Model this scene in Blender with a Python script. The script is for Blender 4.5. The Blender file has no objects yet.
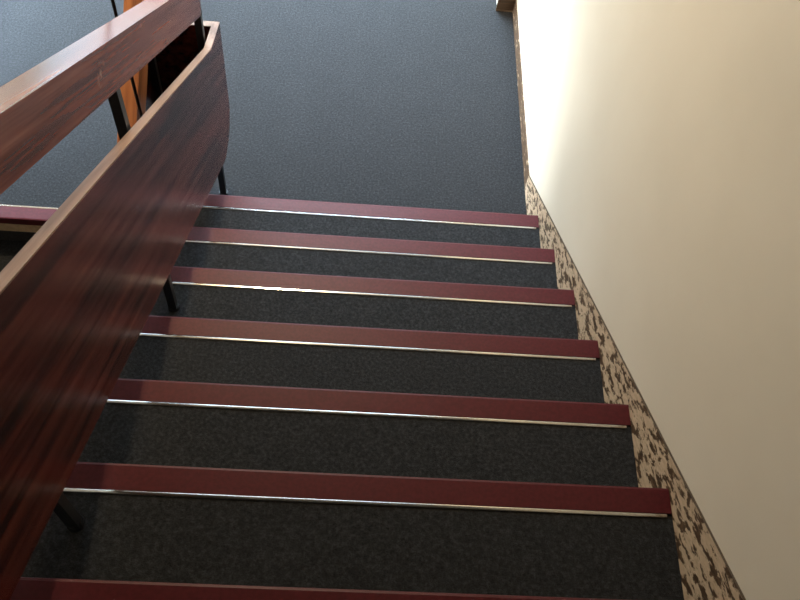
import bpy, bmesh, math
from mathutils import Vector, Matrix

C = bpy.context.scene.collection
SC = bpy.context.scene
R, G = 0.17, 0.2643
S = R / G
Y0 = -0.047                                          # edge of the landing above the lower flight
NU, NL = 9, 9                                        # steps built in each flight
WX = 0.004                                           # plaster face of the right wall
LX = -2.53                                           # left wall
BY = 2.40                                            # back wall behind the landing

# ------------------------------------------------------------------ helpers
def tag(o, label, cat, group=None):
    o['label'] = label; o['category'] = cat
    if group: o['group'] = group
    return o

def thing(name, loc, label, cat, group=None):
    o = bpy.data.objects.new(name, None); C.objects.link(o)
    o.location = loc; o.empty_display_size = 0.1
    return tag(o, label, cat, group)

def obj(name, bm, mat, parent=None, smooth=False):
    bmesh.ops.recalc_face_normals(bm, faces=bm.faces)
    off = Vector((0, 0, 0))
    p = parent
    while p is not None:
        off += p.location; p = p.parent
    bmesh.ops.translate(bm, verts=bm.verts, vec=-off)
    if smooth:
        for f in bm.faces: f.smooth = True
    me = bpy.data.meshes.new(name); bm.to_mesh(me); bm.free()
    me.materials.append(mat)
    o = bpy.data.objects.new(name, me); C.objects.link(o)
    if parent is not None: o.parent = parent
    return o

def struct(name, bm, mat):
    o = obj(name, bm, mat); o['kind'] = 'structure'; return o

def box(bm, x0, x1, y0, y1, z0, z1):
    v = [bm.verts.new(p) for p in ((x0,y0,z0),(x1,y0,z0),(x1,y1,z0),(x0,y1,z0),(x0,y0,z1),(x1,y0,z1),(x1,y1,z1),(x0,y1,z1))]
    for f in ((0,3,2,1),(4,5,6,7),(0,1,5,4),(1,2,6,5),(2,3,7,6),(3,0,4,7)):
        bm.faces.new([v[i] for i in f])
    return bm

def bx(*a): return box(bmesh.new(), *a)

def prism(pts, x0, x1, bm=None):
    """closed outline in (y, z), extruded along x"""
    bm = bm or bmesh.new()
    a = [bm.verts.new((x0, y, z)) for y, z in pts]
    b = [bm.verts.new((x1, y, z)) for y, z in pts]
    n = len(pts)
    bm.faces.new(a); bm.faces.new(b[::-1])
    for i in range(n): bm.faces.new((a[i], a[(i+1) % n], b[(i+1) % n], b[i]))
    return bm

def bevel(bm, w, seg=2):
    ed = [e for e in bm.edges if len(e.link_faces) == 2 and e.calc_face_angle(0) > 0.6]
    bmesh.ops.bevel(bm, geom=ed, offset=w, segments=seg, profile=0.5, affect='EDGES')
    return bm

def cyl(bm, x, y, z0, z1, r0, r1=None, n=20):
    r1 = r0 if r1 is None else r1
    a = [bm.verts.new((x+r0*math.cos(t*2*math.pi/n), y+r0*math.sin(t*2*math.pi/n), z0)) for t in range(n)]
    b = [bm.verts.new((x+r1*math.cos(t*2*math.pi/n), y+r1*math.sin(t*2*math.pi/n), z1)) for t in range(n)]
    bm.faces.new(a[::-1]); bm.faces.new(b)
    for i in range(n): bm.faces.new((a[i], a[(i+1) % n], b[(i+1) % n], b[i]))
    return bm

# ------------------------------------------------------------------ materials
class NT:
    def __init__(s, name):
        s.m = bpy.data.materials.new(name); s.m.use_nodes = True
        s.t = s.m.node_tree; s.n = s.t.nodes; s.l = s.t.links
        s.b = s.n['Principled BSDF']
    def add(s, k, **kw):
        n = s.n.new(k)
        for a, v in kw.items(): setattr(n, a, v)
        return n
    def pos(s, scale=(1,1,1), rot=(0,0,0)):
        g = s.add('ShaderNodeNewGeometry'); m = s.add('ShaderNodeMapping')
        m.inputs['Scale'].default_value = scale; m.inputs['Rotation'].default_value = rot
        if rot != (0,0,0):
            r = s.add('ShaderNodeMapping'); r.inputs['Rotation'].default_value = rot
            m.inputs['Rotation'].default_value = (0,0,0)
            s.l.new(g.outputs['Position'], r.inputs['Vector']); s.l.new(r.outputs['Vector'], m.inputs['Vector'])
        else:
            s.l.new(g.outputs['Position'], m.inputs['Vector'])
        return m.outputs['Vector']
    def noise(s, vec, scale, detail=3, rough=.5, dist=0):
        n = s.add('ShaderNodeTexNoise'); n.inputs['Scale'].default_value = scale
        n.inputs['Detail'].default_value = detail; n.inputs['Roughness'].default_value = rough
        n.inputs['Distortion'].default_value = dist
        s.l.new(vec, n.inputs['Vector']); return n.outputs['Fac']
    def ramp(s, fac, stops):
        r = s.add('ShaderNodeValToRGB'); e = r.color_ramp.elements
        while len(e) < len(stops): e.new(0.5)
        for el, (p, c) in zip(e, stops): el.position = p; el.color = (*c, 1)
        s.l.new(fac, r.inputs['Fac']); return r.outputs['Color']
    def mix(s, fac, a, b, mode='MIX'):
        m = s.add('ShaderNodeMix', data_type='RGBA', blend_type=mode)
        for i, v in ((0, fac), (6, a), (7, b)):
            if isinstance(v, (int, float)): m.inputs[i].default_value = v
            elif isinstance(v, tuple): m.inputs[i].default_value = (*v, 1)
            else: s.l.new(v, m.inputs[i])
        return m.outputs[2]
    def bump(s, h, strength=.3, dist=.002):
        b = s.add('ShaderNodeBump'); b.inputs['Strength'].default_value = strength; b.inputs['Distance'].default_value = dist
        s.l.new(h, b.inputs['Height']); s.l.new(b.outputs['Normal'], s.b.inputs['Normal'])
    def set(s, **kw):
        for k, v in kw.items():
            i = s.b.inputs[k.replace('_', ' ')]
            if hasattr(v, 'links') or hasattr(v, 'is_linked'): s.l.new(v, i)
            elif isinstance(v, tuple): i.default_value = (*v, 1)
            else: i.default_value = v
        return s.m

def m_carpet():
    t = NT('grey carpet'); p = t.pos()
    f = t.noise(p, 125, 3, .75); w = t.noise(p, 9, 2)
    c = t.ramp(f, [(.3, (.006,.0062,.0070)), (.5, (.0165,.0173,.0193)), (.70, (.035,.0368,.0408))])
    c = t.mix(.35, c, t.ramp(w, [(.35, (.75,.75,.76)), (.65, (1,1,1))]), 'MULTIPLY')
    t.bump(t.noise(p, 420, 2, .6), .5, .003)
    return t.set(Base_Color=c, Roughness=.95, Specular_IOR_Level=.12, Sheen_Weight=.15)

def m_plain(name, col, rough, metal=0, spec=.5, nscale=60, amt=.12, coat=0):
    t = NT(name); p = t.pos()
    f = t.noise(p, nscale, 3)
    lo = tuple(c*(1-amt) for c in col); hi = tuple(min(1, c*(1+amt)) for c in col)
    return t.set(Base_Color=t.ramp(f, [(.35, lo), (.65, hi)]), Roughness=rough, Metallic=metal, Specular_IOR_Level=spec, Coat_Weight=coat, Coat_Roughness=.1)

def m_wood(name, lo, mid, hi, ang, rough=.28, scuff=False):
    """varnished wood whose grain runs along the slope of its flight"""
    t = NT(name)
    p = t.pos((22, .9, 26), (ang, 0, 0))
    f = t.noise(p, 1.6, 4, .55, .12)
    f2 = t.noise(t.pos((30, .8, 44), (ang, 0, 0)), 2.0, 2, .5)
    c = t.ramp(f, [(.36, lo), (.5, mid), (.66, hi)])
    c = t.mix(.45, c, t.ramp(f2, [(.3, (.5,.45,.45)), (.62, (1,1,1))]), 'MULTIPLY')
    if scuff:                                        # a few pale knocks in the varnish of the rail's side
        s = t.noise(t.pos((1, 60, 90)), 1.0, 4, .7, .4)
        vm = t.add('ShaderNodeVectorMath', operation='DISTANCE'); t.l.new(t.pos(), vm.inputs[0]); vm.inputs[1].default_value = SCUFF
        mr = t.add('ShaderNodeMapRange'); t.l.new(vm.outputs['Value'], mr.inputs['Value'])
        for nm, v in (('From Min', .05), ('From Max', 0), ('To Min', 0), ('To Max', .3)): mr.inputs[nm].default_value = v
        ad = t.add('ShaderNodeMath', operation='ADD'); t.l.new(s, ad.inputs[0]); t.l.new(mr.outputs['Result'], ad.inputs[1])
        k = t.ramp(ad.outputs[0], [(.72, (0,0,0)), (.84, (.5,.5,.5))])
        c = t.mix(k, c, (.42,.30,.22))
    return t.set(Base_Color=c, Roughness=rough, Specular_IOR_Level=.4)

def m_peeling(name, ang, bare=.5, warm=False):
    """beige paint flaked off a brown board, the flakes running with the grain"""
    t = NT(name)
    p = t.pos((1, 19, 46), (ang, 0, 0))
    a = t.noise(p, 1.0, 6, .64, .3)
    b = t.noise(t.pos((1, 40, 120), (ang, 0, 0)), 1.0, 3, .6)
    wood = t.ramp(b, [(.3, (.040,.021,.010)), (.55, (.10,.056,.026)), (.75, (.20,.12,.06))] if not warm else
                     [(.3, (.05,.028,.014)), (.55, (.11,.062,.03)), (.75, (.19,.115,.06))])
    paint = t.ramp(b, [(.3, (.52,.39,.26)), (.7, (.72,.56,.39))])
    k = t.ramp(a, [(bare-.02, (0,0,0)), (bare+.03, (1,1,1))])
    t.bump(k, .4, .002)
    return t.set(Base_Color=t.mix(k, wood, paint), Roughness=.7)

def m_wall():
    t = NT('cream painted plaster'); p = t.pos()
    f = t.noise(p, 3, 3); g = t.noise(p, 220, 3, .6)
    c = t.ramp(f, [(.3, (.79,.715,.585)), (.7, (.83,.755,.625))])
    t.bump(g, .12, .001)
    return t.set(Base_Color=c, Roughness=.75, Specular_IOR_Level=.25)

SA = math.atan(S)
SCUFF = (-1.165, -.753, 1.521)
CARPET = m_carpet()
NOSE = m_plain('burgundy vinyl', (.066,.0070,.0105), .48, spec=.22, nscale=120)
ALU = m_plain('brushed aluminium', (.58,.56,.53), .15, metal=1, nscale=200, amt=.06)
CONC = m_plain('grey concrete', (.30,.28,.25), .85, nscale=20)
PANEL = m_wood('mahogany veneer', (.014,.0028,.0025), (.072,.012,.0075), (.125,.025,.014), SA, .26)
PANEL2 = m_wood('mahogany veneer lower flight', (.014,.0028,.0025), (.072,.012,.0075), (.125,.025,.014), -SA, .26)
RAIL = m_wood('varnished hardwood', (.11,.028,.015), (.20,.058,.032), (.29,.092,.050), SA, .22, True)
RAIL2 = m_wood('varnished hardwood lower flight', (.17,.055,.018), (.32,.110,.036), (.42,.16,.055), -SA, .3)
EDGE = m_wood('worn pale wood edge', (.15,.082,.055), (.26,.162,.115), (.36,.245,.18), SA, .5)
EDGE2 = EDGE
BLACK = m_plain('black painted steel', (.006,.006,.007), .45, nscale=80)
PEEL = m_peeling('peeling beige paint on board', SA, .475)
PEEL_L = m_peeling('worn brown board', 0, .60, True)
WALL = m_wall()
CEIL = m_plain('white ceiling paint', (.50,.48,.45), .9, nscale=5, amt=.03)
TAN = m_plain('tan plaster', (.42,.36,.28), .85, nscale=8, amt=.04)
FRAME = m_plain('white window paint', (.75,.75,.73), .4, nscale=30, amt=.04)

def m_glass():
    t = NT('window glass'); t.n.remove(t.b)
    out = t.n['Material Output']; tr = t.add('ShaderNodeBsdfTransparent'); gl = t.add('ShaderNodeBsdfGlossy'); mx = t.add('ShaderNodeMixShader')
    fr = t.add('ShaderNodeFresnel'); fr.inputs['IOR'].default_value = 1.45
    gl.inputs['Roughness'].default_value = .02
    ge = t.add('ShaderNodeNewGeometry'); iv = t.add('ShaderNodeMath', operation='SUBTRACT'); iv.inputs[0].default_value = 1; t.l.new(ge.outputs['Backfacing'], iv.inputs[1])
    fm = t.add('ShaderNodeMath', operation='MULTIPLY'); t.l.new(fr.outputs[0], fm.inputs[0]); t.l.new(iv.outputs[0], fm.inputs[1])
    t.l.new(fm.outputs[0], mx.inputs[0]); t.l.new(tr.outputs[0], mx.inputs[1]); t.l.new(gl.outputs[0], mx.inputs[2]); t.l.new(mx.outputs[0], out.inputs['Surface'])
    return t.m
GLASS = m_glass()

# ------------------------------------------------------------------ the setting
CZ = 3.25
struct('floor', prism([(-.030, 0), (BY+.15, 0), (BY+.15, -.18), (-.030, -.18)], LX, 0), CARPET)     # half landing
struct('floor_upper', prism([(-NU*G-.024, R*(NU+1)), (-4.4, R*(NU+1)), (-4.4, R*(NU+1)-.2), (-NU*G-.024, R*(NU+1)-.2)], LX, 0), CARPET)
struct('floor_lower', prism([(Y0-.02, -R*(NL+1)), (-4.4, -R*(NL+1)), (-4.4, -R*(NL+1)-.2), (Y0-.02, -R*(NL+1)-.2)], LX, 0), CARPET)
struct('wall_right', bx(WX, WX+.15, -4.4, BY+.15, -2.1, 6.2), WALL)
# left wall with a low window that lets hazy low sun across the landing
ly0, ly1, lz0, lz1 = .36, 1.64, .30, .95
lw = bmesh.new()
box(lw, LX-.15, LX, -4.4, ly0, -2.1, 6.2); box(lw, LX-.15, LX, ly1, BY+.15, -2.1, 6.2)
box(lw, LX-.15, LX, ly0, ly1, -2.1, lz0); box(lw, LX-.15, LX, ly0, ly1, lz1, 6.2)
struct('wall_left', lw, TAN)
lf = bmesh.new()
for a in ((ly0, ly0+.04, lz0, lz1), (ly1-.04, ly1, lz0, lz1), (ly0+.04, ly1-.04, lz0, lz0+.04), (ly0+.04, ly1-.04, lz1-.04, lz1)):
    box(lf, LX-.10, LX-.05, a[0], a[1], a[2], a[3])
win2 = struct('window_2', lf, FRAME)
obj('pane', bx(LX-.078, LX-.072, ly0+.04, ly1-.04, lz0+.04, lz1-.04), GLASS, win2)
struct('wall_front', bx(LX-.15, WX+.15, -4.55, -4.4, -2.1, 6.2), TAN)
# back wall with a tall window opening
wx0, wx1, wz0, wz1 = -2.45, -.09, .22, 3.20
bw = bmesh.new()
box(bw, LX, wx0, BY, BY+.15, -2.1, 6.2); box(bw, wx1, WX, BY, BY+.15, -2.1, 6.2)
box(bw, wx0, wx1, BY, BY+.15, -2.1, wz0); box(bw, wx0, wx1, BY, BY+.15, wz1, 6.2)
struct('wall_back', bw, WALL)
struct('wall_pier', bx(-.072, WX, 1.292, BY, 0, CZ), WALL)
fr = bmesh.new()
for a in ((wx0, wx0+.05, wz0, wz1), (wx1-.05, wx1, wz0, wz1), (wx0+.05, wx1-.05, wz0, wz0+.03), (wx0+.05, wx1-.05, wz1-.05, wz1),
          ((wx0+wx1)/2-.025, (wx0+wx1)/2+.025, wz0+.05, wz1-.05)):
    box(fr, a[0], a[1], BY+.05, BY+.10, a[2], a[3])
win = struct('window_1', fr, FRAME)
gl = bmesh.new(); mid = (wx0+wx1)/2
for a, b in ((wx0+.05, mid-.025), (mid+.025, wx1-.05)):
    box(gl, a, b, BY+.072, BY+.078, wz0+.05, wz1-.05)
obj('pane', gl, GLASS, win)
struct('ceiling', bx(LX, WX, -.10, BY+.15, CZ, CZ+.2), CEIL)
# the flights overhead: one rises from the upper floor on the left, one goes on up above this flight
struct('ceiling_flight_left', prism([(-.10, CZ), (-.10, CZ+.2), (-NU*G, R*(NU+1)), (-NU*G, R*(NU+1)-.2)], LX, -1.36), CEIL)
struct('ceiling_flight_right', prism([(-.10, CZ), (-2.9, CZ+2.8*S), (-2.9, CZ+2.8*S+.2), (-.10, CZ+.2)], -1.20, WX), CEIL)
struct('ceiling_upper', bx(LX, WX, -4.4, -2.9, CZ+2.8*S, CZ+2.8*S+.2), CEIL)

struct('ceiling_sky_block', bx(LX-.15, WX+.15, -4.55, BY+.15, 6.2, 6.35), CEIL)  # unseen lid added over everything to stop sky light leaking into the stairwell

# baseboards
sk = lambda y: R + .074 - S*y
yk = (R + .074 - .075) / S
bs = struct('baseboard_stair', prism([(yk, .075), (-NU*G-.1, sk(-NU*G-.1)), (-NU*G-.1, sk(-NU*G-.1)-.42), (.02, sk(.02)-.42), (.02, 0), (yk, 0)], 0, WX), PEEL)
obj('top_edge', prism([(yk, .075), (-NU*G-.1, sk(-NU*G-.1)), (-NU*G-.1, sk(-NU*G-.1)+.0012), (yk, .0762)], -.0003, WX), m_plain('dark worn wood edge', (.06,.038,.022), .8), bs)
struct('baseboard_right', bx(0, WX, yk, 1.284, 0, .075), PEEL_L)
struct('baseboard_pier', bx(-.078, WX, 1.284, 1.292, 0, .085), PEEL_L)

# ------------------------------------------------------------------ stair flights
def nosing_bm(ye, z, sgn, x0, x1):
    """burgundy strip on the tread edge at y = ye; sgn is the side (+1/-1) the step drops to"""
    w, th, lip = .055, .004, .030
    pts = [(ye - sgn*w, z), (ye - sgn*w, z+th*.9), (ye - sgn*.006, z+th), (ye - sgn*.0015, z+th*.6), (ye, z-.002), (ye, z-lip), (ye - sgn*.005, z-lip), (ye - sgn*.005, z)]
    return prism(pts, x0, x1)

def trim_bm(ye, z, sgn, x0, x1):
    c = ye - sgn*.0595; w, h = .0044, .0036
    pts = [(c-w, z), (c-w*.72, z+h*.85), (c-w*.4, z+h), (c+w*.4, z+h), (c+w*.72, z+h*.85), (c+w, z)]
    return prism(pts, x0, x1)

up = thing('staircase', (-.6, 0, 0), 'dark grey carpeted stairs with burgundy nosings, going down beside the cream wall', 'staircase')
prof = [(-.030, -.12)]
for k in range(1, NU+1):
    ye, z = -(k-1)*G, k*R
    obj('step', prism([(ye-.004, z), (ye-.004, z-.028), (ye-.024, z-.034), (ye-.024, z-R), (ye-G-.024, z-R), (ye-G-.024, z)], -1.275, 0), CARPET, up)
    n = obj('nosing', nosing_bm(ye, z, 1, -1.275, -.001), NOSE, up)
    obj('metal_trim', trim_bm(ye, z, 1, -1.273, -.012), ALU, n)
n = obj('nosing', nosing_bm(-NU*G, R*(NU+1), 1, -1.275, -.001), NOSE, up)
obj('metal_trim', trim_bm(-NU*G, R*(NU+1), 1, -1.273, -.012), ALU, n)
yb = -NU*G-.024
obj('slab', prism([(-.032, -.001), (yb, -.001+NU*R-.006), (yb, NU*R-.19), (-.032, -.178)], -1.265, -.002), CONC, up)

lo = thing('staircase', (-1.9, Y0, 0), 'shadowed stairs dropping from the landing at the left, pink strip along their top edge', 'staircase')
for j in range(0, NL+1):
    ye, z = Y0 - j*G, -j*R
    n = obj('nosing', nosing_bm(ye, z, -1, LX+.001, -1.33), NOSE, lo)
    obj('metal_trim', trim_bm(ye, z, -1, LX+.012, -1.332), ALU, n)
    if j:
        obj('step', prism([(ye+.004, z), (ye+.004, z-.028), (ye+.024, z-.034), (ye+.024, z-R), (ye+G+.024, z-R), (ye+G+.024, z)], LX+.001, -1.33), CARPET, lo)
obj('riser', prism([(Y0+.0005, -.0305), (Y0+.0005, -.078), (-.031, -.078), (-.031, -.0305)], LX+.001, -1.33), m_plain('bare riser edge', (.50,.37,.22), .7), lo)

# ------------------------------------------------------------------ balustrades
XO = -1.145                                          # outer face of the upper panel
TH = .022
def arc(cy, cz, r, a0, a1, n=8):
    return [(cy + r*math.cos(a0+(a1-a0)*i/n), cz + r*math.sin(a0+(a1-a0)*i/n)) for i in range(n+1)]

def panel_outline(top, bot, yfar, ytk, zl, zbl, yend):
    """sloping board that turns level over the landing, lower end corner rounded"""
    r = .11
    ybk = (bot(0) - zbl) / (bot(0) - bot(1))
    pts = [(yfar, top(yfar)), (ytk, top(ytk)), (yend, zl)]
    pts += arc(yend-r, zbl+r, r, 0, -math.pi/2)
    pts += [(min(ybk, yend-r-.005), zbl), (yfar, bot(yfar))]
    return pts

def edge_bm(top, yfar, ytk, zl, yend, x0, x1):
    e = .004
    pts = [(yfar, top(yfar)), (ytk, top(ytk)), (yend, zl)]
    return bevel(prism(pts + [(y, z+e) for y, z in pts[::-1]], x0, x1), .0012, 1)

def post(parent, x, y, z0, z1):
    h = .011
    p = obj('post', bevel(bx(x-h, x+h, y-h, y+h, z0+.004, z1), .0015, 1), BLACK, parent)
    b = cyl(bmesh.new(), x, y, z0, z0+.006, .018, .016); cyl(b, x, y, z0+.006, z0+.010, .014, .0135)
    obj('base_plate', b, BLACK, p)

def handrail_bm(bot0, slope, ya, yb, x0, x1, perp, end_sign):
    """straight rail along the slope, both ends cut square to it; ya is the landing end of its underside"""
    a = math.atan(slope); nx, nz = -math.sin(a)*1.0, math.cos(a)
    n = (-math.sin(a), math.cos(a))
    P = lambda y: (y, bot0 + slope*y)
    A, B = P(ya), P(yb)
    pts = [A, B, (B[0]+n[0]*perp, B[1]+n[1]*perp), (A[0]+n[0]*perp, A[1]+n[1]*perp)]
    return bevel(prism(pts, x0, x1), .005, 3)

ub = thing('stair_railing', (-1.17, .14, 0), 'mahogany balustrade of handrail and deep panel running down beside the burgundy-edged steps', 'railing')
ptop = lambda y: R + .671 - S*y
pbot = lambda y: R + .155 - S*y
YF = -2.45
pn = obj('panel', bevel(prism(panel_outline(ptop, pbot, YF, .085, .738, .275, .257), XO-TH, XO), .0015, 1), PANEL, ub)
obj('top_edge', edge_bm(ptop, YF, .085, .738, .257, XO-TH, XO), EDGE, pn)['label'] = 'worn pale top edge'
ep = obj('end_panel', bevel(bx(-1.385+TH, XO-TH, .235, .257, .385, .738), .0015, 1), PANEL, ub)
obj('top_edge', bevel(bx(-1.385+TH, XO-TH, .235, .257, .738, .742), .0012, 1), EDGE, ep)['label'] = 'worn pale top edge'
hr = obj('handrail', handrail_bm(R+.797, -S, .10, -2.40, -1.217, -1.165, .102, 1), RAIL, ub)
for y in (.14, -.668, -1.445, -2.22):
    k = 0 if y > 0 else math.ceil(-y/G - 1e-6)
    post(ub, -1.184, y, k*R, R + .80 - S*y + (.03 if y > 0 else .004))

lb = thing('stair_railing', (-1.35, .14, 0), 'orange-brown lower handrail and panel across the narrow stairwell gap', 'railing')
ltop = lambda y: .671 + S*(y-Y0)
lbot = lambda y: .155 + S*(y-Y0)
ytk2 = (.738-.671)/S + Y0
def lower_outline():
    r = .11; zb = .275; yb_ = (zb-.155)/S + Y0
    return [(YF, ltop(YF)), (ytk2, .738), (.257, .738)] + arc(.257-r, zb+r, r, 0, -math.pi/2) + [(yb_, zb), (YF, lbot(YF))] if yb_ < .257-r-.001 else \
           [(YF, ltop(YF)), (ytk2, .738), (.257, .738)] + arc(.257-r, zb+r, r, 0, -math.pi/2) + [(YF, lbot(YF))]
pn2 = obj('panel', bevel(prism(lower_outline(), -1.385, -1.385+TH), .0015, 1), PANEL2, lb)
obj('top_edge', edge_bm(ltop, YF, ytk2, .738, .257, -1.385, -1.385+TH), EDGE, pn2)
obj('handrail', handrail_bm(.797 - S*Y0, S, .15, -2.40, -1.365, -1.313, .102, 1), RAIL2, lb)
for y in (.14, -.65, -1.43, -2.22):
    j = 0 if y > 0 else math.ceil((Y0-y)/G - 1e-6)
    post(lb, -1.3515, y, -j*R, .80 + S*(y-Y0))

# slim rod in the gap between the two railings
rod = obj('rod', cyl(bmesh.new(), -1.295, -.235, -R*(NL+1), CZ+.45, .0045, n=14), BLACK)
tag(rod, 'thin black upright rod in the narrow gap between the two handrails', 'rod')

# ------------------------------------------------------------------ light
w = bpy.data.worlds.new('World'); SC.world = w; w.use_nodes = True
wt = w.node_tree; bg = wt.nodes['Background']
tc = wt.nodes.new('ShaderNodeTexCoord'); sp = wt.nodes.new('ShaderNodeSeparateXYZ'); mr = wt.nodes.new('ShaderNodeMapRange'); cr = wt.nodes.new('ShaderNodeValToRGB'); mu = wt.nodes.new('ShaderNodeMath')
wt.links.new(tc.outputs['Generated'], sp.inputs[0]); wt.links.new(sp.outputs['Z'], mr.inputs['Value'])
mr.inputs['From Min'].default_value = -1; mr.inputs['From Max'].default_value = 1
wt.links.new(mr.outputs['Result'], cr.inputs['Fac'])
# pale ground, a building row up to about 30 degrees, bright overcast above it
SKY = ((0, .026), (.46, .034), (.52, .012), (.71, .06), (.82, .45), (.90, .85))
el = cr.color_ramp.elements
while len(el) < len(SKY): el.new(.5)
for e, (p, v) in zip(el, SKY): e.position = p; e.color = (v*.64, v*.83, v, 1)
wt.links.new(cr.outputs['Color'], bg.inputs['Color']); bg.inputs['Strength'].default_value = 70
pl = bpy.data.lights.new('window_portal', 'AREA'); pl.shape = 'RECTANGLE'; pl.size = wx1-wx0; pl.size_y = wz1-wz0
pl.cycles.is_portal = True
po = bpy.data.objects.new('window_portal', pl); C.objects.link(po)
po.location = ((wx0+wx1)/2, BY+.16, (wz0+wz1)/2); po.rotation_euler = (-math.pi/2, 0, 0)
sn = bpy.data.lights.new('hazy_sun', 'SUN'); sn.energy = 4.5; sn.angle = math.radians(24); sn.color = (.92, .96, 1)
so = bpy.data.objects.new('hazy_sun', sn); C.objects.link(so); so.location = (-6, 2, 2)
so.rotation_euler = Vector((.98, -.10, -.14)).to_track_quat('-Z', 'Y').to_euler()
la = bpy.data.lights.new('ceiling_lamp', 'AREA'); la.shape = 'DISK'; la.size = .22; la.energy = 61; la.color = (1, .78, .48)
lo_ = bpy.data.objects.new('ceiling_lamp', la); C.objects.link(lo_); lo_.location = (-1.12, .95, CZ-.06)

# ------------------------------------------------------------------ camera
def camera(loc, yaw, tilt, roll, f):
    cy, sy = math.cos(yaw), math.sin(yaw)
    fwd = Vector((-sy*math.cos(tilt), cy*math.cos(tilt), -math.sin(tilt)))
    rt = Vector((cy, sy, 0)); u = rt.cross(fwd); c, s = math.cos(roll), math.sin(roll)
    r2 = c*rt + s*u; u2 = -s*rt + c*u
    cd = bpy.data.cameras.new('Camera'); cd.sensor_fit = 'HORIZONTAL'; cd.sensor_width = 36; cd.lens = f*36/800
    cd.clip_start = .02
    o = bpy.data.objects.new('Camera', cd); C.objects.link(o)
    m = Matrix((r2, u2, -fwd)).transposed().to_4x4(); m.translation = loc
    o.matrix_world = m; SC.camera = o
camera((-.692, -1.919, 2.723), -.122, 1.030, .163, 869.2)

vs = SC.view_settings
vs.view_transform = 'Standard'; vs.look = 'None'; vs.gamma = 1; vs.use_curve_mapping = False; vs.exposure = .42
